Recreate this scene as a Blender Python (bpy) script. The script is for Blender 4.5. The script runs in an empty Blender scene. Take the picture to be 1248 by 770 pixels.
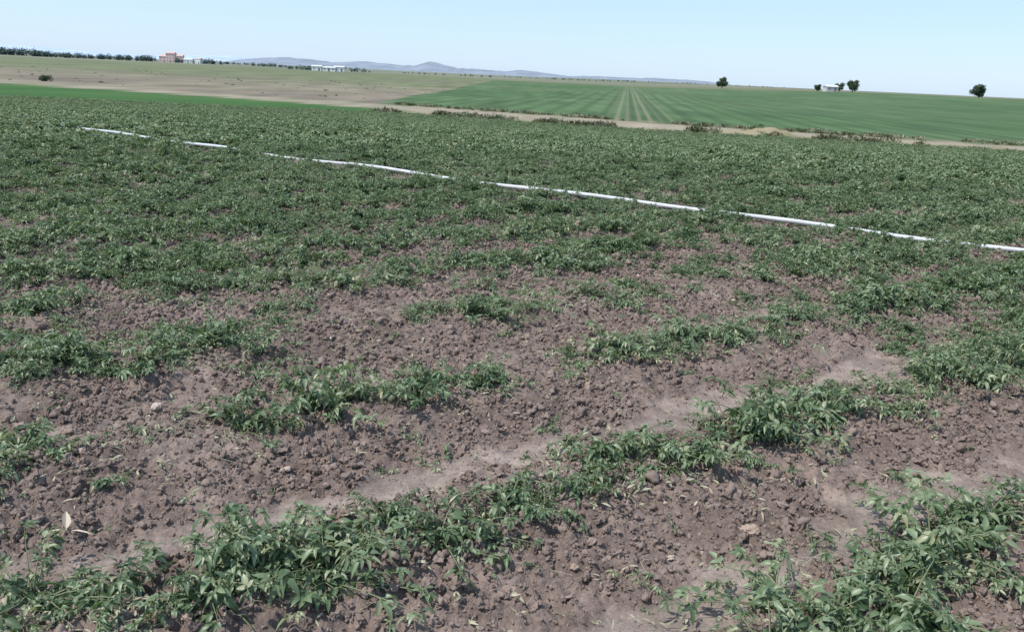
import bpy, math, numpy as np
from mathutils import Vector, Matrix, Euler
scene=bpy.context.scene
R=np.random.RandomState(7)

# ------------------------------------------------------------ noise helpers
def _h(ix,iy,s):
    n=(ix.astype(np.int64)*374761393+iy.astype(np.int64)*668265263+s*974634777)&0xffffffff
    n=((n^(n>>13))*1274126177)&0xffffffff
    n=(n^(n>>16))&0xffff
    return n/65535.0*2*math.pi
def pn(x,y,s=0):
    x=np.asarray(x,float);y=np.asarray(y,float)
    x0=np.floor(x);y0=np.floor(y);fx=x-x0;fy=y-y0
    u=fx*fx*fx*(fx*(fx*6-15)+10);v=fy*fy*fy*(fy*(fy*6-15)+10)
    def g(dx,dy):
        a=_h(x0+dx,y0+dy,s);return np.cos(a)*(fx-dx)+np.sin(a)*(fy-dy)
    a=g(0,0);b=g(1,0);c=g(0,1);d=g(1,1)
    return 1.5*((a*(1-u)+b*u)*(1-v)+(c*(1-u)+d*u)*v)
def ss(a,b,x):
    t=np.clip((np.asarray(x,float)-a)/(b-a),0,1);return t*t*(3-2*t)

# ------------------------------------------------------------ terrain
DX,DY=0.8434,0.5373      # crop row direction
NX,NY=-0.5373,0.8434     # row normal
V0=0.8434*1.36; SP=0.8434*1.32
def E(x): return np.interp(x,[-9000,-200,-38,-8,3,17,31,45,200,9000],[66,62,60,61,55.5,52.5,50,47.5,38,38])
def RD(x): return np.interp(x,[-9000,-300,-56,-30,-10,4,13,33,60,200,9000],[170,170,90,81,72,64,60.5,54.5,51,44,44])
def phase(x,y):
    w=.05*pn(x*.35,y*.35,51)
    return np.mod(((x*NX+y*NY)+w-V0)/SP,1.0)
def clod(x,y):
    p=phase(x,y)+.18*pn(x*1.5,y*1.5,3)+.14*pn(x*5,y*5,4)
    c=1-ss(.13,.26,p)*(1-ss(.36,.52,p))
    v=(x*NX+y*NY-V0)/SP
    fade=np.clip(ss(-.9,-2.0,x)*.75+ss(2.0,2.6,v)*.9,0,1)
    c=np.clip(c+fade*(.75+.8*pn(x*1.3,y*1.3,9)),0,1)
    c=np.clip(c-.35*ss(.1,.5,pn(x*2.2,y*2.2,8)),.0,1)
    return np.clip(c+.25*ss(-.1,.3,pn(x*3.1,y*3.1,10)),0,1)
def base(x,y):
    e=E(x)
    z=-1.55*ss(0,1,(y-12)/(e-12))
    m=ss(0,3,y-e)*(1-ss(0,5,y-(RD(x)-3)))
    z=z-.12*m
    z=z+.60*np.exp(-((x-17.2)/1.7)**2-((y-55.6)/1.5)**2)*(1+.8*pn(x*1.2,y*1.2,5))
    z=z+.30*np.exp(-((x-13.8)/1.6)**2-((y-56.2)/1.2)**2)
    z=z+2.3*ss(60,190,x)*ss(130,400,y)
    z=z+ss(90,200,y)*.35*pn(x/90,y/90,6)
    return z
def H(x,y):
    x=np.asarray(x,float);y=np.asarray(y,float)
    z=base(x,y)
    infield=1-ss(-1,0,y-E(x))
    near=1-ss(14,22,np.hypot(x,y))
    p=phase(x,y)
    c=clod(x,y)
    row=.032*np.cos(2*math.pi*p)
    d=c*(.044*(.5-np.abs(pn(x*8,y*8,11)))+.034*(.5-np.abs(pn(x*19,y*19,12)))+.018*pn(x*40,y*40,13))
    d=d+.004*pn(x*30,y*30,14)+.018*pn(x*2.6,y*2.6,15)
    return z+infield*row+infield*near*d

def axis(lo,hi,step,g,far0,far1):
    c=list(np.arange(lo,hi+step*.5,step))
    s=step;v=c[-1]
    while v<far1: s*=g; v+=s; c.append(v)
    s=step;v=c[0];pre=[]
    while v>far0: s*=g*1.02; v-=s; pre.append(v)
    return np.array(pre[::-1]+c)
xs=axis(-3.2,4.6,.013,1.032,-14000,14000)
ys=axis(1.4,6.4,.013,1.03,-3000,15000)
GX,GY=np.meshgrid(xs,ys)
GZ=H(GX,GY)
nx,ny=len(xs),len(ys)
def mesh_np(name,V,F,mats=(),smooth=False,mi=None):
    me=bpy.data.meshes.new(name)
    V=np.asarray(V,np.float32)
    if isinstance(F,np.ndarray):
        me.vertices.add(len(V));me.vertices.foreach_set('co',V.ravel())
        n,k=F.shape
        me.loops.add(n*k);me.loops.foreach_set('vertex_index',F.astype(np.int32).ravel())
        me.polygons.add(n);me.polygons.foreach_set('loop_start',np.arange(n,dtype=np.int32)*k)
        me.polygons.foreach_set('loop_total',np.full(n,k,np.int32))
        me.update(calc_edges=True)
    else:
        me.from_pydata([tuple(v) for v in V],[],F)
    for m in mats: me.materials.append(m)
    if mi is not None: me.polygons.foreach_set('material_index',np.asarray(mi,np.int32))
    me.polygons.foreach_set('use_smooth',np.full(len(me.polygons),smooth))
    me.update()
    return me
def add(name,me,loc=(0,0,0),parent=None):
    o=bpy.data.objects.new(name,me);o.location=loc
    scene.collection.objects.link(o)
    if parent: o.parent=parent
    return o

# ------------------------------------------------------------ material helpers
def mat(name):
    m=bpy.data.materials.new(name);m.use_nodes=True
    nt=m.node_tree;nt.nodes.clear()
    out=nt.nodes.new('ShaderNodeOutputMaterial')
    return m,nt,out
def mth(nt,op,a,b=None,c=None):
    n=nt.nodes.new('ShaderNodeMath');n.operation=op
    for i,v in enumerate((a,b,c)):
        if v is None: continue
        if isinstance(v,(int,float)): n.inputs[i].default_value=v
        else: nt.links.new(v,n.inputs[i])
    return n.outputs[0]
def mixc(nt,f,a,b,bt='MIX'):
    n=nt.nodes.new('ShaderNodeMix');n.data_type='RGBA';n.blend_type=bt
    for i,v in ((0,f),(6,a),(7,b)):
        if isinstance(v,(int,float)): n.inputs[i].default_value=v
        elif isinstance(v,tuple): n.inputs[i].default_value=v+(1,) if len(v)==3 else v
        else: nt.links.new(v,n.inputs[i])
    return n.outputs[2]
def noise(nt,vec,scale,detail=4,rough=.6):
    n=nt.nodes.new('ShaderNodeTexNoise');n.inputs['Scale'].default_value=scale
    n.inputs['Detail'].default_value=detail;n.inputs['Roughness'].default_value=rough
    if vec is not None: nt.links.new(vec,n.inputs['Vector'])
    return n.outputs[0]
def ramp(nt,f,lo,hi,a=0.,b=1.):
    n=nt.nodes.new('ShaderNodeMapRange');n.inputs[1].default_value=lo;n.inputs[2].default_value=hi
    n.inputs[3].default_value=a;n.inputs[4].default_value=b
    nt.links.new(f,n.inputs[0]);return n.outputs[0]
def attr(nt,name):
    n=nt.nodes.new('ShaderNodeAttribute');n.attribute_name=name;return n
def princ(nt,out,col,rough=.8,spec=.2,normal=None):
    p=nt.nodes.new('ShaderNodeBsdfPrincipled')
    if isinstance(col,tuple): p.inputs['Base Color'].default_value=col+(1,)
    else: nt.links.new(col,p.inputs['Base Color'])
    if isinstance(rough,(int,float)): p.inputs['Roughness'].default_value=rough
    else: nt.links.new(rough,p.inputs['Roughness'])
    p.inputs['Specular IOR Level'].default_value=spec
    if normal is not None: nt.links.new(normal,p.inputs['Normal'])
    nt.links.new(p.outputs[0],out.inputs[0]);return p

# ------------------------------------------------------------ ground macro colour
def lerp(a,b,t): 
    return np.asarray(a)*(1-t[...,None])+np.asarray(b)*t[...,None]
def C(*c): return np.array(c,float)
x,y=GX,GY
cl=clod(x,y)
soil=lerp(C(.232,.183,.156),C(.200,.151,.129),cl)
soil=soil*(1+.28*pn(x*2.1,y*2.1,21)+.2*pn(x*7,y*7,22))[...,None]
dist=np.hypot(x,y)
gf=ss(10,30,dist)*.9
fieldc=lerp(soil,C(.110,.145,.072),np.clip(gf*(1+.4*pn(x*.4,y*.4,23)),0,1))
e=E(x);r=RD(x)
wv=1.5*pn(x/7,y/4,24)
dE=y-e
verge=lerp(C(.15,.145,.075),C(.29,.235,.165),np.clip(.5+.9*pn(x/3.,y/1.6,25),0,1))
greenstrip=lerp(C(.036,.092,.022),C(.052,.112,.030),np.clip(.5+pn(x/10,y/10,26),0,1))
stripmask=(1-ss(-12,-7,x))*ss(.2,.9,dE)
col=lerp(verge,greenstrip,stripmask)
yy=y
fal=lerp(C(.195,.165,.120),C(.130,.148,.076),np.clip(ss(95,230,yy+25*pn(x/60,y/30,27))+.35*pn(x/14,y/9,28),0,1))
fal=lerp(fal,C(.15,.12,.095),.6*ss(.15,.45,pn(x/45,y/22,29))*(1-ss(240,400,y)))
fal=fal*(1+.3*pn(x/5,y/14,38)+.25*pn(x/2,y/6,39))[...,None]
gr=lerp(C(.066,.116,.046),C(.092,.138,.064),np.clip(.5+pn(x/40,y/60,30),0,1))
gr=gr*(1+.28*pn(x/6,y/16,36)+.25*pn(x/2,y/8,40))[...,None]
xb=-14+1.2*pn(y/30,0*y,31)
rmask=ss(-.7,.7,x-xb)
beyond=lerp(fal,gr,rmask)
beyond=lerp(beyond,C(.16,.15,.09),ss(430,450,y+8*pn(x/90,0*x,32))*.75*rmask)
plain=lerp(C(.12,.145,.09),C(.19,.18,.13),np.clip(.5+1.1*pn(x/330,y/160,33),0,1))
beyond=lerp(beyond,plain,ss(470,640,y))
beyond=lerp(beyond,C(.24,.30,.34),ss(700,6000,y)*.85)  # aerial haze painted into the ground colour, paler and bluer with distance
rd=y-r
hw=np.interp(x,[-60,-30,-10,5,14,33],[2.0,2.4,3.4,3.8,2.0,1.5])
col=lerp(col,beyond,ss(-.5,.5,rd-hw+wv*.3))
wm_=ss(-.3,.5,rd-hw+wv*.3)*(1-ss(1.5,4.5,rd-hw+wv))*ss(-16,-10,x)
col=lerp(col,lerp(C(.20,.175,.105),C(.10,.12,.055),np.clip(.5+1.2*pn(x/2.5,y/1.5,44),0,1)),wm_*.85)
roadc=lerp(C(.31,.26,.20),C(.24,.20,.15),np.clip(.5+pn(x/2,y/2,34),0,1))
roadm=1-ss(.75,1.1,np.abs(rd+wv*.4)/hw)
col=lerp(col,roadc,np.clip(roadm*(.85+.3*pn(x/5,y/2,37)),0,1))
md=np.exp(-((x-17.2)/2.2)**2-((y-55.6)/1.7)**2)+np.exp(-((x-13.8)/1.8)**2-((y-56.2)/1.2)**2)
col=lerp(col,C(.27,.22,.14),ss(.2,.5,md))
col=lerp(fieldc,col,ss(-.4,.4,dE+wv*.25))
col=lerp(col,C(.15,.14,.09),ss(0,30,-y)) 
V=np.stack([GX,GY,GZ],-1).reshape(-1,3)
ii=np.arange(ny*nx).reshape(ny,nx)
F=np.stack([ii[:-1,:-1],ii[:-1,1:],ii[1:,1:],ii[1:,:-1]],-1).reshape(-1,4)
gm,nt,out=mat('field_soil')
tc=nt.nodes.new('ShaderNodeNewGeometry').outputs['Position']
ca=attr(nt,'Col').outputs['Color'];ck=attr(nt,'clod').outputs['Fac'];st=attr(nt,'stripe').outputs['Fac'];nr=attr(nt,'nearf').outputs['Fac'];gp=attr(nt,'gapm').outputs['Fac']
n1=noise(nt,tc,11,3,.65);n2=noise(nt,tc,80,4,.7)
f=mth(nt,'ADD',ramp(nt,n1,.3,.7,.75,1.25),ramp(nt,n2,.3,.7,-.3,.3))
vm=nt.nodes.new('ShaderNodeVectorMath');vm.operation='SCALE';nt.links.new(ca,vm.inputs[0]);nt.links.new(f,vm.inputs['Scale'])
c=vm.outputs[0]
sx=nt.nodes.new('ShaderNodeSeparateXYZ');nt.links.new(tc,sx.inputs[0])
u=mth(nt,'SUBTRACT',sx.outputs[0],mth(nt,'MULTIPLY',sx.outputs[1],.128))
s1=mth(nt,'SINE',mth(nt,'MULTIPLY',u,2*math.pi/.95))
s1=ramp(nt,s1,-.3,.9,0,1)
s2=mth(nt,'SINE',mth(nt,'MULTIPLY',u,2*math.pi/2.6));s2=ramp(nt,s2,-.2,1,0,1)
brown=(.20,.18,.125)
c=mixc(nt,mth(nt,'MULTIPLY',mth(nt,'MULTIPLY',s1,gp),.8),c,brown)
c=mixc(nt,mth(nt,'MULTIPLY',mth(nt,'MULTIPLY',s2,st),.55),c,(.038,.072,.030))
bh=mth(nt,'ADD',mth(nt,'MULTIPLY',n2,.016),mth(nt,'MULTIPLY',n1,mth(nt,'MULTIPLY',ck,.03)))
bp=nt.nodes.new('ShaderNodeBump');bp.inputs['Distance'].default_value=1.0
nt.links.new(bh,bp.inputs['Height']);nt.links.new(mth(nt,'MULTIPLY',nr,mth(nt,'ADD',mth(nt,'MULTIPLY',ck,.45),.4)),bp.inputs['Strength'])
princ(nt,out,c,.95,.12,bp.outputs[0])
me=mesh_np('ground',V,F,[gm],True)
def setf(me,name,a):
    at=me.attributes.new(name,'FLOAT','POINT');at.data.foreach_set('value',np.asarray(a,np.float32).ravel())
ac=me.attributes.new('Col','FLOAT_COLOR','POINT')
rgba=np.ones((nx*ny,4),np.float32);rgba[:,:3]=np.clip(col.reshape(-1,3),0.005,1)
ac.data.foreach_set('color',rgba.ravel())
setf(me,'clod',cl*(1-ss(20,45,dist)));setf(me,'nearf',(1-ss(15,60,dist))*(dE<0))
beyr=ss(-.5,.5,rd-hw)*rmask*(1-ss(430,450,y))
setf(me,'stripe',beyr*(1-ss(120,400,y)*.6))
uu=x-.128*y
setf(me,'gapm',beyr*np.exp(-((uu-1.2)/3.2)**4)*.85)
add('ground',me)

# ------------------------------------------------------------ leaf & prototype building
class MB:
    def __init__(s): s.v=[];s.f=[];s.t=[];s.m=[]
    def leaf(s,p,d,n,L,W,droop,fold,tint,m=0,full=True):
        d=d/ (np.linalg.norm(d)+1e-9); sd=np.cross(d,n); sd/=np.linalg.norm(sd)+1e-9; nn=np.cross(sd,d)
        b=len(s.v); z=np.array([0,0,1.])
        def cp(t): return p+d*t*L-z*droop*t*t*L
        if full:
            for t in (0,.33,.68,1): s.v.append(cp(t))
            for sg in (-1,1):
                for t,w in ((.33,1.),(.68,.76)): s.v.append(cp(t)+sd*sg*w*W*.5+nn*fold*W*.5*w)
            c0,c1,c2,c3,l1,l2,r1,r2=range(b,b+8)
            s.f+=[(c0,l1,c1),(c1,l1,l2,c2),(c2,l2,c3),(c0,c1,r1),(c1,c2,r2,r1),(c2,c3,r2)]
            s.t+=[tint]*8;s.m+=[m]*6
        else:
            s.v+=[cp(0),cp(.45)-sd*W*.5+nn*fold*W*.3,cp(1),cp(.45)+sd*W*.5+nn*fold*W*.3]
            s.f+=[(b,b+1,b+2),(b,b+2,b+3)];s.t+=[tint]*4;s.m+=[m]*2
    def tube(s,pts,rad,tint,m=1,k=4):
        b=len(s.v);pts=[np.asarray(p,float) for p in pts]
        for i,p in enumerate(pts):
            dd=pts[min(i+1,len(pts)-1)]-pts[max(i-1,0)];dd/=np.linalg.norm(dd)+1e-9
            a=np.cross(dd,[0.3,.2,1.]);a/=np.linalg.norm(a)+1e-9;c=np.cross(dd,a)
            rr=rad[i] if hasattr(rad,'__len__') else rad
            for j in range(k):
                an=2*math.pi*j/k;s.v.append(p+rr*(math.cos(an)*a+math.sin(an)*c));s.t.append(tint)
        for i in range(len(pts)-1):
            for j in range(k):
                s.f.append((b+i*k+j,b+i*k+(j+1)%k,b+(i+1)*k+(j+1)%k,b+(i+1)*k+j));s.m.append(m)
    def mesh(s,name,mats,smooth=True):
        me=mesh_np(name,np.array(s.v),s.f,mats,smooth,s.m)
        setf(me,'tint',s.t);return me

def leafmat(name,dark,mid,pale,dry,transl=.3,rough=.45,spec=.35):
    m,nt,out=mat(name)
    t=attr(nt,'tint').outputs['Fac'];oi=nt.nodes.new('ShaderNodeObjectInfo').outputs['Random']
    k=mth(nt,'ADD',mth(nt,'MULTIPLY',t,.74),mth(nt,'MULTIPLY',oi,.26))
    cr=nt.nodes.new('ShaderNodeValToRGB');nt.links.new(k,cr.inputs[0])
    el=cr.color_ramp.elements
    el[0].position=0.05;el[0].color=dark+(1,);el[1].position=.95;el[1].color=dry+(1,)
    e1=el.new(.42);e1.color=mid+(1,);e2=el.new(.78);e2.color=pale+(1,)
    p=princ(nt,out,cr.outputs[0],rough,spec)
    if transl>0:
        tr=nt.nodes.new('ShaderNodeBsdfTranslucent')
        tcx=mixc(nt,1.0,cr.outputs[0],(1.1,1.25,.6),'MULTIPLY');nt.links.new(tcx,tr.inputs[0])
        mx=nt.nodes.new('ShaderNodeMixShader');mx.inputs[0].default_value=transl
        nt.links.new(p.outputs[0],mx.inputs[1]);nt.links.new(tr.outputs[0],mx.inputs[2]);nt.links.new(mx.outputs[0],out.inputs[0])
    return m
crop_leaf=leafmat('crop_leaf',(.050,.086,.036),(.110,.163,.076),(.225,.285,.165),(.36,.355,.22),.27,.42,.5)
crop_stem=leafmat('crop_stem',(.09,.12,.05),(.15,.18,.09),(.21,.22,.13),(.27,.25,.17),0)
far_leaf=leafmat('crop_leaf_far',(.088,.130,.066),(.140,.196,.100),(.235,.292,.170),(.35,.345,.21),.2,.5,.4)
verge_leaf=leafmat('verge_leaf',(.05,.065,.035),(.09,.10,.05),(.16,.15,.08),(.26,.23,.14),0,.7,.1)
dry_leaf=leafmat('dry_leaf',(.19,.195,.12),(.29,.285,.19),(.39,.36,.26),(.52,.47,.36),0,.8,.1)
tree_leaf=leafmat('tree_leaf',(.028,.048,.026),(.052,.076,.042),(.080,.108,.060),(.11,.13,.08),0,.7,.1)
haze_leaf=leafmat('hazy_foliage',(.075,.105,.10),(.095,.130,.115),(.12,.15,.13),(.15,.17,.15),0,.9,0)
bark,bn,bo=mat('bark');princ(bn,bo,mixc(bn,noise(bn,None,12),(.06,.045,.03),(.14,.11,.085)),.9)

def unit(v): return v/(np.linalg.norm(v)+1e-9)
def gen_plant(rng,nst,nlf,hgt,spr,ll,lw,leaflets=2,full=True,stems=True,leaf_m=0,tb=0.,drp=1.,blades=0):
    b=MB()
    for i in range(nst):
        az=rng.uniform(0,2*math.pi);o=np.array([math.cos(az),math.sin(az),0])
        L=spr*rng.uniform(.35,1.15);h=hgt*rng.uniform(.3,1.15)*(1.15-.45*L/spr)
        kink=np.array([rng.normal(0,.25),rng.normal(0,.25),0])*L
        def sp(t): return o*L*t**1.25+np.array([0,0,h])*(1.7*t-.75*t*t*(1+.35*L/spr))+kink*t*t
        if stems: b.tube([sp(t) for t in (0,.25,.5,.75,1)],[.0035,.003,.0026,.002,.0012],rng.uniform(.2,.8),1,3)
        bt=rng.uniform(.05,.65)+tb
        for j in range(nlf):
            t=rng.uniform(.12,1) if j>2 else 1.0
            p=sp(t);a2=rng.uniform(0,2*math.pi)
            d=unit(np.array([math.cos(a2),math.sin(a2),rng.uniform(-.35,.8)])+o*.5)
            ax=ll*rng.uniform(.4,1.0);sz=rng.uniform(.5,1.25)*(1.1-.3*t)
            tint=np.clip(bt+rng.normal(0,.2)+.28*t-.08,0,.95)
            if rng.rand()<.07: tint=.98
            nrm=unit(np.array([rng.normal(0,.6),rng.normal(0,.6),1.]))
            sd=unit(np.cross(d,nrm));dr=rng.uniform(.1,1.0)*drp
            if leaflets>0:
                if stems: b.tube([p,p+d*ax*.6],[.0015,.001],.6,1,3)
                for q in range(leaflets):
                    tq=.3+.3*q
                    pq=p+d*ax*tq
                    for sg in (-1,1):
                        b.leaf(pq,unit(d*.6+sd*sg*rng.uniform(.5,1.1)+[0,0,rng.normal(0,.35)]),unit(nrm+rng.normal(0,.4,3)),ll*.75*sz,lw*sz*.85,dr,.6,np.clip(tint+rng.normal(0,.08),0,1),leaf_m,full)
                b.leaf(p+d*ax*.6,d,nrm,ll*1.*sz,lw*sz,dr,.6,tint,leaf_m,full)
            else:
                b.leaf(p,d,nrm,ll*1.3*sz,lw*1.4*sz,dr,.45,tint,leaf_m,full)
    for i in range(blades):   # grass blades / bare wilted shoots mixed in
        a=rng.uniform(0,6.28);q=np.array([math.cos(a),math.sin(a),0])
        b.leaf(q*rng.uniform(0,spr*.8),unit(q*rng.uniform(.3,1.3)+[0,0,1.]),unit(np.array([-q[1],q[0],.2])+q*.5),rng.uniform(.07,.17),rng.uniform(.004,.008),rng.uniform(.1,.7),.3,rng.uniform(.4,1),0,True)
    return b
MATS=[crop_leaf,crop_stem]
def proto(name,me): return bpy.data.objects.new(name,me)
rng=np.random.RandomState(11)
P0=[proto('crop_near_%02d'%i,gen_plant(rng,rng.randint(10,16),rng.randint(9,14),rng.uniform(.14,.22),rng.uniform(.17,.25),.046,.0200,1,blades=rng.randint(4,14)).mesh('crop_near_%02d'%i,MATS)) for i in range(10)]
P0+=[proto('crop_near_%02d'%i,gen_plant(rng,11,9,.06,.27,.040,.014,1,True,True,0,.25,1.4,12).mesh('crop_near_%02d'%i,MATS)) for i in range(10,14)]
P1=[proto('crop_mid_%02d'%i,gen_plant(rng,14,12,rng.uniform(.14,.20),rng.uniform(.20,.28),.045,.023,1,False,False,blades=6).mesh('crop_mid_%02d'%i,MATS)) for i in range(7)]
P2=[proto('crop_far_%02d'%i,gen_plant(rng,12,15,rng.uniform(.13,.19),rng.uniform(.26,.36),.055,.036,0,False,False).mesh('crop_far_%02d'%i,[far_leaf,crop_stem])) for i in range(5)]
W0=[proto('seedling_%02d'%i,gen_plant(rng,3,5,.06,.05,.026,.011,1,True,True).mesh('seedling_%02d'%i,MATS)) for i in range(4)]

# ------------------------------------------------------------ geometry-nodes scatter
def scatter(name,pts,rots,scl,idx,protos):
    col=bpy.data.collections.new(name+'_parts')
    for o in protos:
        if o.name not in col.objects: col.objects.link(o)
    me=bpy.data.meshes.new(name)
    me.vertices.add(len(pts));me.vertices.foreach_set('co',np.asarray(pts,np.float32).ravel())
    a=me.attributes.new('rot','FLOAT_VECTOR','POINT');a.data.foreach_set('vector',np.asarray(rots,np.float32).ravel())
    a=me.attributes.new('scl','FLOAT_VECTOR','POINT')
    scl=np.asarray(scl,np.float32)
    if scl.ndim==1: scl=np.repeat(scl[:,None],3,1)
    a.data.foreach_set('vector',scl.ravel())
    a=me.attributes.new('idx','INT','POINT');a.data.foreach_set('value',np.asarray(idx,np.int32))
    o=add(name,me)
    ng=bpy.data.node_groups.new(name+'_gn','GeometryNodeTree')
    ng.interface.new_socket('Geometry',in_out='INPUT',socket_type='NodeSocketGeometry')
    ng.interface.new_socket('Geometry',in_out='OUTPUT',socket_type='NodeSocketGeometry')
    gi=ng.nodes.new('NodeGroupInput');go=ng.nodes.new('NodeGroupOutput')
    ci=ng.nodes.new('GeometryNodeCollectionInfo');ci.inputs['Collection'].default_value=col
    ci.inputs['Separate Children'].default_value=True;ci.inputs['Reset Children'].default_value=True
    ip=ng.nodes.new('GeometryNodeInstanceOnPoints');ip.inputs['Pick Instance'].default_value=True
    def na(n,t):
        k=ng.nodes.new('GeometryNodeInputNamedAttribute');k.data_type=t;k.inputs[0].default_value=n
        return [s for s in k.outputs if s.enabled and s.name=='Attribute'][0]
    ng.links.new(gi.outputs[0],ip.inputs['Points']);ng.links.new(ci.outputs[0],ip.inputs['Instance'])
    ng.links.new(na('idx','INT'),ip.inputs['Instance Index'])
    e2=ng.nodes.new('FunctionNodeEulerToRotation');ng.links.new(na('rot','FLOAT_VECTOR'),e2.inputs[0])
    ng.links.new(e2.outputs[0],ip.inputs['Rotation'])
    ng.links.new(na('scl','FLOAT_VECTOR'),ip.inputs['Scale'])
    ng.links.new(ip.outputs[0],go.inputs[0])
    md=o.modifiers.new('scatter','NODES');md.node_group=ng
    return o

# ------------------------------------------------------------ irrigation pipe path
PIPE=np.array([(8.75,5.95),(6.8,7.15),(5.3,8.18),(2.35,9.88),(-.13,11.4),(-4.85,14.4),(-11.6,19.6)])
def pipe_y(xx):
    return np.interp(xx,PIPE[::-1,0],PIPE[::-1,1])

# crop rows
pts=[]
for k in range(-3,66):
    c0=1.36+1.32*k
    sarr=np.arange(-75,75,.12)+R.uniform(-.05,.05)
    X=sarr*DX;Y=c0+sarr*DY
    ok=(Y>.6)&(np.abs(X)<Y*.95+2.2)&(Y<E(X)-.3)
    X=X[ok];Y=Y[ok]
    if len(X)==0: continue
    g=R.normal(0,.09+.045*(k>=3),len(X))
    X=X+R.normal(0,.03,len(X))+NX*g;Y=Y+NY*g
    pts.append(np.stack([X,Y,np.full(len(X),k)],1))
pts=np.concatenate(pts)
w=.05*pn(pts[:,0]*.35,pts[:,1]*.35,51);pts[:,0]-=NX*w;pts[:,1]-=NY*w
D=np.hypot(pts[:,0],pts[:,1])
dens=.66+.75*pn(pts[:,0]*.9+3.1,pts[:,1]*.9,61)+.5*pn(pts[:,0]*2.0,pts[:,1]*2.0,62)
k_=pts[:,2];x_=pts[:,0]
def gap(k,x0,x1): return ((k_==k)&(x_>x0)&(x_<x1))
dens=dens+.55*(k_<=1)+.36*(k_==2)+.26*((k_>2)&(k_<7))+.6*ss(8,15,D)
dens=np.where((k_==1)|(k_==0),np.maximum(dens,.85),dens)
for g_ in ((1,.98,1.1),(2,-1.58,-1.36),(2,.02,.34),(3,-1.2,-.75),(3,1.3,1.75)): dens=np.where(gap(*g_),.04,dens)
dens=np.where((k_==0)&(x_<.72),0,dens)
keep=(R.rand(len(pts))<np.clip(dens,.0,1))&(R.rand(len(pts))<1-.25*ss(15,25,D))
pts=pts[keep];D=D[keep];dens=np.clip(dens[keep],0,1.2)
sc=np.clip(R.normal(.86,.19,len(pts))+.22*(dens-.7),.3,1.3)
N=32000
X=R.uniform(-62,52,N);Y=R.uniform(2,61,N)
ok=(np.abs(X)<Y*.95+2)&(Y<E(X)-.3);X=X[ok];Y=Y[ok]
dd=np.hypot(X,Y);cov=ss(5,13,dd)*1.1+.05+.4*ss(0,-2.5,X)*ss(3.8,6.5,dd)
soilpatch=np.exp(-((X-.3)/3.2)**2-((Y-7.0)/1.9)**2)
cov=cov*(1-.6*soilpatch)*(.85+.9*pn(X*.5,Y*.5,63))
ok=R.rand(len(X))<cov;X=X[ok];Y=Y[ok];dd=dd[ok]
so=R.uniform(.4,.95,len(X))
AX=np.concatenate([pts[:,0],X]);AY=np.concatenate([pts[:,1],Y]);AS=np.concatenate([sc,so])
N=21000
X=R.uniform(-16,14,N);Y=R.uniform(3.6,17,N)
cov=ss(4.6,9.0,np.hypot(X,Y))*.85+.5*ss(.8,-2.6,X)*ss(3.4,5,np.hypot(X,Y))
cov*=(1-.55*np.exp(-((X-.3)/3.2)**2-((Y-7.0)/1.9)**2))*(.82+1.3*pn(X*.7,Y*.7,64))
ok=(R.rand(N)<cov)&(np.abs(X)<Y*.9+1.5)
AX=np.concatenate([AX,X[ok]]);AY=np.concatenate([AY,Y[ok]]);AS=np.concatenate([AS,R.uniform(.25,.78,ok.sum())]);AD=np.hypot(AX,AY)
pd=pipe_y(AX)-AY
AS=AS*np.where((pd>-.15)&(pd<.7),np.clip(.80+.9*pn(AX*1.1,AY*1.1,65),.4,1.2),1.0)
AZ=H(AX,AY)-.005
rot=np.stack([R.normal(0,.14,len(AX)),R.normal(0,.14,len(AX)),R.uniform(0,6.283,len(AX))],1)
P=np.stack([AX,AY,AZ],1)
m0=AD<6.2;m1=(AD>=6.2)&(AD<17);m2=AD>=17
print('plants',m0.sum(),m1.sum(),m2.sum())
scatter('crop_plants_near',P[m0],rot[m0],AS[m0]*.95,np.where(R.rand(m0.sum())<.24,R.randint(10,14,m0.sum()),R.randint(0,10,m0.sum())),P0)
scatter('crop_plants_middle',P[m1],rot[m1],AS[m1],R.randint(0,7,m1.sum()),P1)
scatter('crop_plants_far',P[m2],rot[m2],AS[m2],R.randint(0,5,m2.sum()),P2)

N=2200
X=R.uniform(-4,5.5,N);Y=R.uniform(1.5,8.5,N)
ok=R.rand(N)<(.12+.8*clod(X,Y)*(.4+pn(X*2,Y*2,71)));X=X[ok];Y=Y[ok]
scatter('small_weeds',np.stack([X,Y,H(X,Y)-.003],1),np.stack([X*0,X*0,R.uniform(0,6.28,len(X))],1),R.uniform(.4,1.3,len(X)),R.randint(0,4,len(X)),W0)

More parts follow.
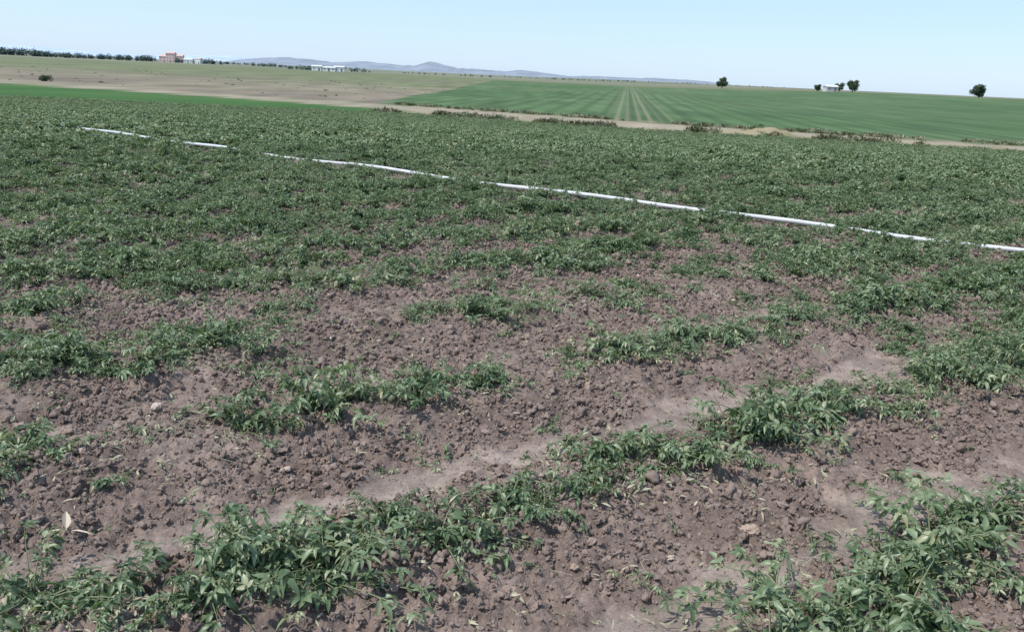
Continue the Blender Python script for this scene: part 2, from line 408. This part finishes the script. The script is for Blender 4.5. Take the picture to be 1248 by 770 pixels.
# ------------------------------------------------------------ clods
cm,nt,out=mat('clod_soil')
oi=nt.nodes.new('ShaderNodeObjectInfo').outputs['Random'];pos=nt.nodes.new('ShaderNodeNewGeometry').outputs['Position']
cc=mixc(nt,oi,(.150,.111,.094),(.248,.190,.162))
nn=noise(nt,pos,110,3,.7)
cc=mixc(nt,ramp(nt,nn,.35,.7,0,.5),cc,(.265,.208,.178))
princ(nt,out,cc,.95,.1)
import bmesh
def rock(seed,sub,amp,name,m,smooth=False):
    bm=bmesh.new();bmesh.ops.create_icosphere(bm,subdivisions=sub,radius=1)
    r=np.random.RandomState(seed);off=r.uniform(-50,50,3);sq=r.uniform(.6,.95,3);sq[2]*=.8
    for v in bm.verts:
        p=v.co
        k=1+amp*float(pn(p.x*1.3+off[0],p.y*1.3+p.z*1.1+off[1],seed))+amp*.6*float(pn(p.x*3+off[1],p.z*3+p.y*2+off[2],seed+1))+amp*.35*float(pn(p.y*6+off[0],p.z*6+p.x*4,seed+2))
        v.co=Vector((p.x*sq[0]*k,p.y*sq[1]*k,p.z*sq[2]*k))
    me=bpy.data.meshes.new(name);bm.to_mesh(me);bm.free();me.materials.append(m)
    me.polygons.foreach_set('use_smooth',np.full(len(me.polygons),smooth));me.update()
    return me
CL=[proto('clod_%02d'%i,rock(100+i,3 if i<6 else 2,.9,'clod_%02d'%i,cm,i%2==0)) for i in range(9)]
N=240000
X=R.uniform(-4.2,6,N);Y=1.2+7.8*R.rand(N)**1.15
c_=clod(X,Y);ok=(R.rand(N)<(.12+.88*c_**1.5)*(.6+.9*pn(X*1.8,Y*1.8,81)+.25))&(np.abs(X)<Y*.75+.8)
X=X[ok];Y=Y[ok]
S=np.clip(.0058*np.exp(R.normal(0,.57,len(X))),.002,.026)*(.5+.7*clod(X,Y))
N2=26000
X2=R.uniform(-12,12,N2);Y2=R.uniform(6.5,15,N2);ok=(R.rand(N2)<clod(X2,Y2))&(np.abs(X2)<Y2*.75+1);X2=X2[ok];Y2=Y2[ok]
S2=np.clip(.015*np.exp(R.normal(0,.5,len(X2))),.008,.04)
X=np.concatenate([X,X2]);Y=np.concatenate([Y,Y2]);S=np.concatenate([S,S2])
print('clods',len(X))
scatter('soil_clods',np.stack([X,Y,H(X,Y)+S*.25],1),R.uniform(0,6.28,(len(X),3)),S,R.randint(0,9,len(X)),CL)

# stones
sm,nt,out=mat('limestone_pebble')
oi=nt.nodes.new('ShaderNodeObjectInfo').outputs['Random'];pos=nt.nodes.new('ShaderNodeNewGeometry').outputs['Position']
sc_=mixc(nt,oi,(.34,.25,.19),(.50,.42,.35));sc_=mixc(nt,ramp(nt,noise(nt,pos,60,5),.35,.65,0,.5),sc_,(.26,.19,.14))
princ(nt,out,sc_,.8,.2)
ST=[proto('pebble_%02d'%i,rock(300+i,3,.35,'pebble_%02d'%i,sm)) for i in range(5)]
N=220
X=R.uniform(-3.5,5,N);Y=R.uniform(1.5,8,N)
S=np.clip(.010*np.exp(R.normal(0,.45,N)),.004,.026)
scatter('pebbles',np.stack([X,Y,H(X,Y)+S*.4],1),np.stack([R.normal(0,.3,N),R.normal(0,.3,N),R.uniform(0,6.28,N)],1),S,R.randint(0,5,N),ST)
def stone(xx,yy,s,seed,name='stone'):
    me=rock(seed,4,.3,name,sm);o=add(name,me,(xx,yy,float(H(xx,yy))+s*.5));o.scale=(s*1.5,s,s*.7);o.rotation_euler=(.1,-.1,.3)
stone(.93,2.62,.030,410);stone(.02,5.55,.03,411);stone(.6,2.45,.017,412);stone(-.9,2.9,.018,413)

# ------------------------------------------------------------ litter
LT=[]
for i in range(9):
    b=MB();r=np.random.RandomState(500+i)
    if i<6:
        for q in range(r.randint(2,5)):
            a=r.uniform(0,6.28);b.leaf(r.normal(0,.012,3)*[1,1,.2],np.array([math.cos(a),math.sin(a),r.uniform(-.1,.35)]),unit(np.array([r.normal(0,.4),r.normal(0,.4),1])),r.uniform(.02,.05),r.uniform(.005,.011),r.uniform(-.3,.4),r.uniform(.2,.9),r.uniform(0,.8))
    else:
        L=r.uniform(.04,.12);b.tube([(-L/2,0,0),(0,r.normal(0,.008),.006),(L/2,r.normal(0,.008),0)],.0014,r.uniform(.4,1),0,3)
    LT.append(proto('litter_%02d'%i,b.mesh('litter_%02d'%i,[dry_leaf])))
N=90000
X=R.uniform(-6,8,N);Y=1.2+10.5*R.rand(N)
p=phase(X,Y);dr_=np.minimum(p,1-p)
ok=(R.rand(N)<(.07+.93*np.exp(-(dr_/.24)**2))*(.55+1.1*pn(X*2,Y*2,91)))&(np.abs(X)<Y*.75+.8);X=X[ok];Y=Y[ok]
scatter('dry_leaf_litter',np.stack([X,Y,H(X,Y)+.008+.014*R.rand(len(X))],1),np.stack([R.normal(0,.3,len(X)),R.normal(0,.3,len(X)),R.uniform(0,6.28,len(X))],1),R.uniform(.45,1.1,len(X)),R.randint(0,9,len(X)),LT)

# dry husk (pale flake lying on the soil, lower left)
hm,nt,out=mat('dry_husk');pos=nt.nodes.new('ShaderNodeNewGeometry').outputs['Position']
princ(nt,out,mixc(nt,noise(nt,pos,120,4),(.40,.32,.23),(.56,.48,.38)),.7)
b=MB()
b.leaf(np.array([0,0,.004]),np.array([-.55,1,.05]),np.array([.5,0,1.]),.14,.030,.05,.5,.5)
b.leaf(np.array([.02,-.005,.01]),np.array([1,-.25,.12]),np.array([0,.2,1.]),.09,.012,.1,.4,.5)
b.leaf(np.array([-.01,.0,.006]),np.array([-.9,-.4,.1]),np.array([0,.2,1.]),.05,.012,.1,.4,.5)
hx,hy=-1.50,2.36
o=add('dry_husk',b.mesh('dry_husk',[hm],False),(hx,hy,float(H(hx,hy))+.03))

# ------------------------------------------------------------ irrigation pipe
pm,nt,out=mat('white_pipe');pos=nt.nodes.new('ShaderNodeNewGeometry').outputs['Position']
pc=mixc(nt,ramp(nt,noise(nt,pos,5,5),.38,.7,0,.7),(.60,.61,.64),(.36,.345,.33));princ(nt,out,pc,.5,.3)
seg=np.diff(PIPE,axis=0);sl=np.hypot(seg[:,0],seg[:,1]);cu=np.concatenate([[0],np.cumsum(sl)])
tt=np.arange(0,cu[-1],.25)
px=np.interp(tt,cu,PIPE[:,0]);py=np.interp(tt,cu,PIPE[:,1])
kern=np.hanning(9);kern/=kern.sum()
pxp=np.convolve(np.pad(px,4,mode='edge'),kern,'valid');pyp=np.convolve(np.pad(py,4,mode='edge'),kern,'valid')
pyp=pyp+.05*pn(tt*.45,tt*0,95)
pz=base(pxp,pyp)+.078+.03*pn(tt*.5,tt*0+3,96)
empt=bpy.data.objects.new('irrigation_pipe',None);scene.collection.objects.link(empt)
b=MB();b.tube(list(np.stack([pxp,pyp,pz],1)),.027,.5,0,12)
add('pipe_run',b.mesh('pipe_run',[pm]),parent=empt)
jm,nt,out=mat('pipe_coupling');princ(nt,out,(.35,.36,.38),.5,.4)
b=MB()
for i in range(6,len(tt)-1,24):
    a=np.array([pxp[i],pyp[i],pz[i]]);c=np.array([pxp[i+1],pyp[i+1],pz[i+1]]);d=unit(c-a)
    b.tube([a-d*.07,a-d*.065,a+d*.065,a+d*.07],[.028,.034,.034,.028],.5,0,12)
add('couplings',b.mesh('couplings',[jm]),parent=empt)

# ------------------------------------------------------------ verge weeds
VW=[]
for i in range(6):
    r=np.random.RandomState(600+i);b=MB()
    for q in range(70):
        a=r.uniform(0,6.28);rr=r.uniform(0,.5);pp=np.array([rr*math.cos(a),rr*math.sin(a),r.uniform(0,.18)])
        b.leaf(pp,unit(np.array([r.normal(0,.5),r.normal(0,.5),1.])),unit(r.normal(0,1,3)),r.uniform(.12,.34),r.uniform(.03,.09),r.uniform(0,.3),.3,r.uniform(0,1),0,False)
    VW.append(proto('verge_%02d'%i,b.mesh('verge_%02d'%i,[verge_leaf if i<3 else (far_leaf if i<4 else dry_leaf)])))
N=6000
X=R.uniform(-14,50,N);Y=E(X)+.2+np.abs(R.normal(.4,1.4,N))
dn=-.12+.8*pn(X/3.0,Y*0,101)
for cx,wd in ((-4.5,3.4),(5.0,2.0),(11.6,1.0),(22,2.0)): dn=dn+.6*np.exp(-((X-cx)/wd)**2)
ok=(R.rand(N)<dn)&~((X>13.2)&(X<19.5)&(R.rand(N)<.9));X=X[ok];Y=Y[ok]
scatter('verge_weeds',np.stack([X,Y,base(X,Y)-.02],1),np.stack([X*0,X*0,R.uniform(0,6.28,len(X))],1),np.clip(np.exp(R.normal(-.4,.35,len(X))),.25,1.3),R.choice([0,0,1,2,3,4,5],len(X)),VW)
N=900
X=R.uniform(-12,60,N);Y=RD(X)+np.interp(X,[-10,5,14,33],[3.4,3.8,2.0,1.5])+np.abs(R.normal(.6,1.2,N))
ok=R.rand(N)<.5+1.2*pn(X/4,Y*0,103);X=X[ok];Y=Y[ok]
scatter('track_side_scrub',np.stack([X,Y,base(X,Y)-.02],1),np.stack([X*0,X*0,R.uniform(0,6.28,len(X))],1),R.uniform(.3,.9,len(X)),R.choice([0,1,2,3,4,5],len(X)),VW)
N=160
X=R.uniform(-120,-14,N);Y=RD(X)+R.uniform(4,110,N)
scatter('fallow_tussocks',np.stack([X,Y,base(X,Y)-.02],1),np.stack([X*0,X*0,R.uniform(0,6.28,N)],1),R.uniform(.2,.7,N),R.choice([2,3,4,5],N),VW)

# ------------------------------------------------------------ trees
def make_tree(name,xx,yy,h,w,seed,leafm=tree_leaf,trunkf=.22,n=5200):
    r=np.random.RandomState(seed);b=MB()
    th=h*trunkf
    b.tube([(0,0,-.3),(.05,.02,th*.6),(.02,.1,th*1.6),(0,0,h*.75)],[w*.045,w*.035,w*.025,.03],.5,1,8)
    cent=[]
    for i in range(13):
        a=r.uniform(0,6.28);rr=w*.5*r.uniform(.15,.72);zz=th+(h-th)*r.uniform(.18,.85)
        rr*=math.sqrt(max(.1,1-((zz-th)/(h-th)-.45)**2*2.2))
        c=np.array([rr*math.cos(a),rr*math.sin(a),zz]);cent.append((c,w*r.uniform(.11,.24)))
        b.tube([(0,0,th*r.uniform(.7,1.4)),c*.5+[0,0,th*.4],c],[w*.02,w*.012,.02],.5,1,5)
    for i in range(n):
        c,rad=cent[r.randint(len(cent))]
        d=unit(r.normal(0,1,3));p=c+d*rad*(r.rand()**.4)*[1.1,1.1,.85]
        if p[2]<th*.55: continue
        s=w*.04*r.uniform(.6,1.5)
        b.leaf(p,unit(r.normal(0,1,3)),unit(d+r.normal(0,.5,3)+[0,0,.5]),s*1.5,s,.2,.2,np.clip(.5+.35*d[2]+r.normal(0,.15),0,1),0,False)
    return add(name,b.mesh(name,[leafm,bark]),(xx,yy,float(base(xx,yy))))
make_tree('tree',121,500,6.6,7.4,1,trunkf=.15)
make_tree('tree',180,450,6.8,7.8,2,trunkf=.10)
make_tree('tree',173.5,452,4.8,6.0,3,trunkf=.08)
make_tree('tree',163,455,3.6,4.2,4,trunkf=.08)
make_tree('tree',232.5,420,6.2,8.4,5,trunkf=.08)
make_tree('roadside_bush',-57.2,98,.7,1.7,6,trunkf=.05,n=1500)

def treeline(name,segs,seed,m=haze_leaf):
    r=np.random.RandomState(seed);b=MB()
    for (x0,x1,yy,h0,n) in segs:
        for i in range(n):
            xx=r.uniform(x0,x1);y0=yy+r.uniform(-8,8);h=h0*r.uniform(.55,1.15);w=h*r.uniform(.8,1.6);z0=float(base(xx,y0))
            b.tube([(xx,y0,z0),(xx,y0,z0+h*.6)],[.25,.1],.3,0,4)
            for q in range(110):
                d=unit(r.normal(0,1,3));p=np.array([xx,y0,z0+h*.5])+d*r.rand()**.4*np.array([w*.5,w*.5,h*.48])
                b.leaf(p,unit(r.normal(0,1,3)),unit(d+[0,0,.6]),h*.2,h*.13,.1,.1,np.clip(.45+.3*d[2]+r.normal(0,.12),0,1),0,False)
    add(name,b.mesh(name,[m]))
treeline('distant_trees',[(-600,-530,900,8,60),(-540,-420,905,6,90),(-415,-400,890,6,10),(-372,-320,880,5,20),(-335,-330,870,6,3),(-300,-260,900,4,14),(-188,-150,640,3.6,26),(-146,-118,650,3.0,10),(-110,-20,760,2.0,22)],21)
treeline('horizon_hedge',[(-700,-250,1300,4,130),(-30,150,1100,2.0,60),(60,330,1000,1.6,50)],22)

# ------------------------------------------------------------ buildings
def simple(name,colr,rough=.85):
    m,nt,out=mat(name);pos=nt.nodes.new('ShaderNodeNewGeometry').outputs['Position']
    a=tuple(v*.85 for v in colr);princ(nt,out,mixc(nt,noise(nt,pos,1.2,5),a,colr),rough,.1);return m
pinkm=simple('pink_render',(.84,.60,.55));whitem=simple('white_render',(.84,.83,.82));greyroof=simple('grey_roof',(.62,.61,.60));redroof=simple('clay_tiles',(.60,.40,.35));glass=simple('dark_windows',(.30,.26,.26),.3);doorm=simple('door_paint',(.26,.21,.18))
def boxes(name,bl,m,parent):
    v=[];f=[]
    for (cx,cy,z0,sx,sy,h) in bl:
        b0=len(v)
        for dz in (0,h):
            for a,c in ((-1,-1),(1,-1),(1,1),(-1,1)): v.append((cx+a*sx/2,cy+c*sy/2,z0+dz))
        f+=[tuple(b0+i for i in q) for q in ((3,2,1,0),(4,5,6,7),(0,1,5,4),(1,2,6,5),(2,3,7,6),(3,0,4,7))]
    return add(name,mesh_np(name,np.array(v,float),f,[m]),parent=parent)
def gable(name,gl,m,parent):
    v=[];f=[]
    for (cx,cy,z0,sx,sy,h) in gl:
        b0=len(v)
        v+=[(cx-sx/2,cy-sy/2,z0),(cx+sx/2,cy-sy/2,z0),(cx+sx/2,cy+sy/2,z0),(cx-sx/2,cy+sy/2,z0),(cx-sx/2,cy,z0+h),(cx+sx/2,cy,z0+h)]
        f+=[tuple(b0+i for i in q) for q in ((0,1,5,4),(2,3,4,5),(3,0,4),(1,2,5),(3,2,1,0))]
    return add(name,mesh_np(name,np.array(v,float),f,[m]),parent=parent)
def building(name,xx,yy,vol,wm,rm,rot=0,ridge=1.2):
    e_=bpy.data.objects.new(name,None);scene.collection.objects.link(e_);e_.location=(xx,yy,float(base(xx,yy))-.1);e_.rotation_euler=(0,0,rot)
    boxes('walls',[(a,0,0,w,d,h) for a,w,d,h in vol],wm,e_)
    gable('roof',[(a,0,h+.01,w+.6,d+.6,ridge) for a,w,d,h in vol],rm,e_)
    win=[]
    for a,w,d,h in vol:
        nst=max(1,int(h/3))
        for s in range(nst):
            nw=max(2,int(w/3))
            for q in range(nw):
                if s==0 and q==nw//2: continue
                win.append((a-w/2+(q+.5)*w/nw,-d/2-.02,s*3+1.1,.9,.1,1.1))
    boxes('windows',win,glass,e_)
    boxes('door',[(a-w/2+(max(2,int(w/3))//2+.5)*w/max(2,int(w/3)),-d/2-.03,0,1.2,.12,2.2) for a,w,d,h in vol],doorm,e_)
building('pink_farmhouse',-383,900,[(-1,9,10,9.5),(-9.3,7,8,6.0),(7.7,8,8,7.0)],pinkm,redroof,.15,1.6)
building('white_farm_building',-357,880,[(0,9,7,3.8)],whitem,greyroof,.1)
building('white_farm_building',-343,872,[(0,6,6,4.8)],whitem,redroof,-.2)
building('white_farm_building',-330,880,[(0,5,6,3.4)],whitem,greyroof,.0)
building('white_farm_building',-150,600,[(0,7,6,3.2),(8.7,9,6,2.6)],whitem,greyroof,.1,.8)
building('white_farm_building',-134.5,604,[(0,7,6,3.4)],whitem,greyroof,.1,.8)
building('grey_farm_shed',167.2,448,[(0,6.5,5,2.6)],simple('grey_render',(.55,.54,.53)),greyroof,.1,.9)

# ------------------------------------------------------------ hills
def hills(name,prof,D0,depth,colr,seed,gain=1.):  # colr is a bluish tone with the distance haze painted in
    m,nt,out=mat(name+'_mat');pos=nt.nodes.new('ShaderNodeNewGeometry').outputs['Position']
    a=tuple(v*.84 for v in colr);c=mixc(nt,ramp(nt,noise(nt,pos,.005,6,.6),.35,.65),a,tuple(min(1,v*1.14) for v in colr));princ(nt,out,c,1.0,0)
    pa=np.array(prof);A=np.linspace(pa[0,0],pa[-1,0],420);Hh=np.interp(A,pa[:,0],pa[:,1])*gain
    Hh=Hh*(1+.14*pn(A*60,A*0,seed))+3*pn(A*170,A*0,seed+1)*(Hh>4)
    K=15
    tt_=np.linspace(-1,1,K)
    X=A[None,:]*(D0+tt_[:,None]*0);Yy=D0+tt_[:,None]*depth+0*A[None,:]
    prof_=np.cos(tt_*math.pi/2)[:,None]**1.2
    Z=-6+np.clip(Hh,0,None)[None,:]*prof_*(1+.25*pn(X/500,Yy/300,seed+2)*(1-prof_))+5*prof_
    Vv=np.stack([X,Yy,Z],-1).reshape(-1,3);n=len(A);i2=np.arange(K*n).reshape(K,n)
    Ff=np.stack([i2[:-1,:-1],i2[:-1,1:],i2[1:,1:],i2[1:,:-1]],-1).reshape(-1,4)
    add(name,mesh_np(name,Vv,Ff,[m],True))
def az(u): return (u-637)/1004.6
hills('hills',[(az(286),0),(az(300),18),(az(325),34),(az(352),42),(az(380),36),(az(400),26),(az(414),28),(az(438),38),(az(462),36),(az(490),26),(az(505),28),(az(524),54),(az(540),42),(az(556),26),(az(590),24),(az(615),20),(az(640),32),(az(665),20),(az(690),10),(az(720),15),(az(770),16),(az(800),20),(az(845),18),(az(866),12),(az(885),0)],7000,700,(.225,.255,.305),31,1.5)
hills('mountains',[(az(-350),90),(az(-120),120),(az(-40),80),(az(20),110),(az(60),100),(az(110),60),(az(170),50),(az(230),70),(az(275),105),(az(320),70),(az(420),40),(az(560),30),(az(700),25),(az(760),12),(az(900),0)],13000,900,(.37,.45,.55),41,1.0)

# ------------------------------------------------------------ light, sky, camera
el=math.radians(60);azm=math.radians(-115)
ts=Vector((math.sin(azm)*math.cos(el),math.cos(azm)*math.cos(el),math.sin(el)))
ld=bpy.data.lights.new('sun','SUN');ld.energy=4.7;ld.angle=math.radians(.53);ld.color=(1,.96,.90)
lo=bpy.data.objects.new('sun',ld);scene.collection.objects.link(lo);lo.rotation_euler=ts.to_track_quat('Z','Y').to_euler();lo.location=(0,0,50)
w=bpy.data.worlds.new('World');scene.world=w;w.use_nodes=True
nt=w.node_tree;bg=nt.nodes['Background']
sk=nt.nodes.new('ShaderNodeTexSky');sk.sky_type='NISHITA';sk.sun_disc=False;sk.sun_elevation=el;sk.sun_rotation=azm
sk.air_density=1.0;sk.dust_density=.4;sk.ozone_density=2.0
# thin high haze: blend the physical sky with an even pale blue veil
mx=mixc(nt,.62,sk.outputs[0],(4.2,6.0,8.4))
nt.links.new(mx,bg.inputs[0]);bg.inputs[1].default_value=.145
cd=bpy.data.cameras.new('camera');cd.sensor_width=36;cd.lens=961/1248*36;cd.clip_start=.05;cd.clip_end=40000
co=bpy.data.objects.new('camera',cd);scene.collection.objects.link(co)
co.matrix_world=Matrix.Translation((0,0,1.6))@Matrix.Rotation(math.radians(90-16.96),4,'X')@Matrix.Rotation(math.radians(2.6),4,'Z')
scene.camera=co
scene.view_settings.view_transform='Standard';scene.view_settings.look='None';scene.view_settings.exposure=0
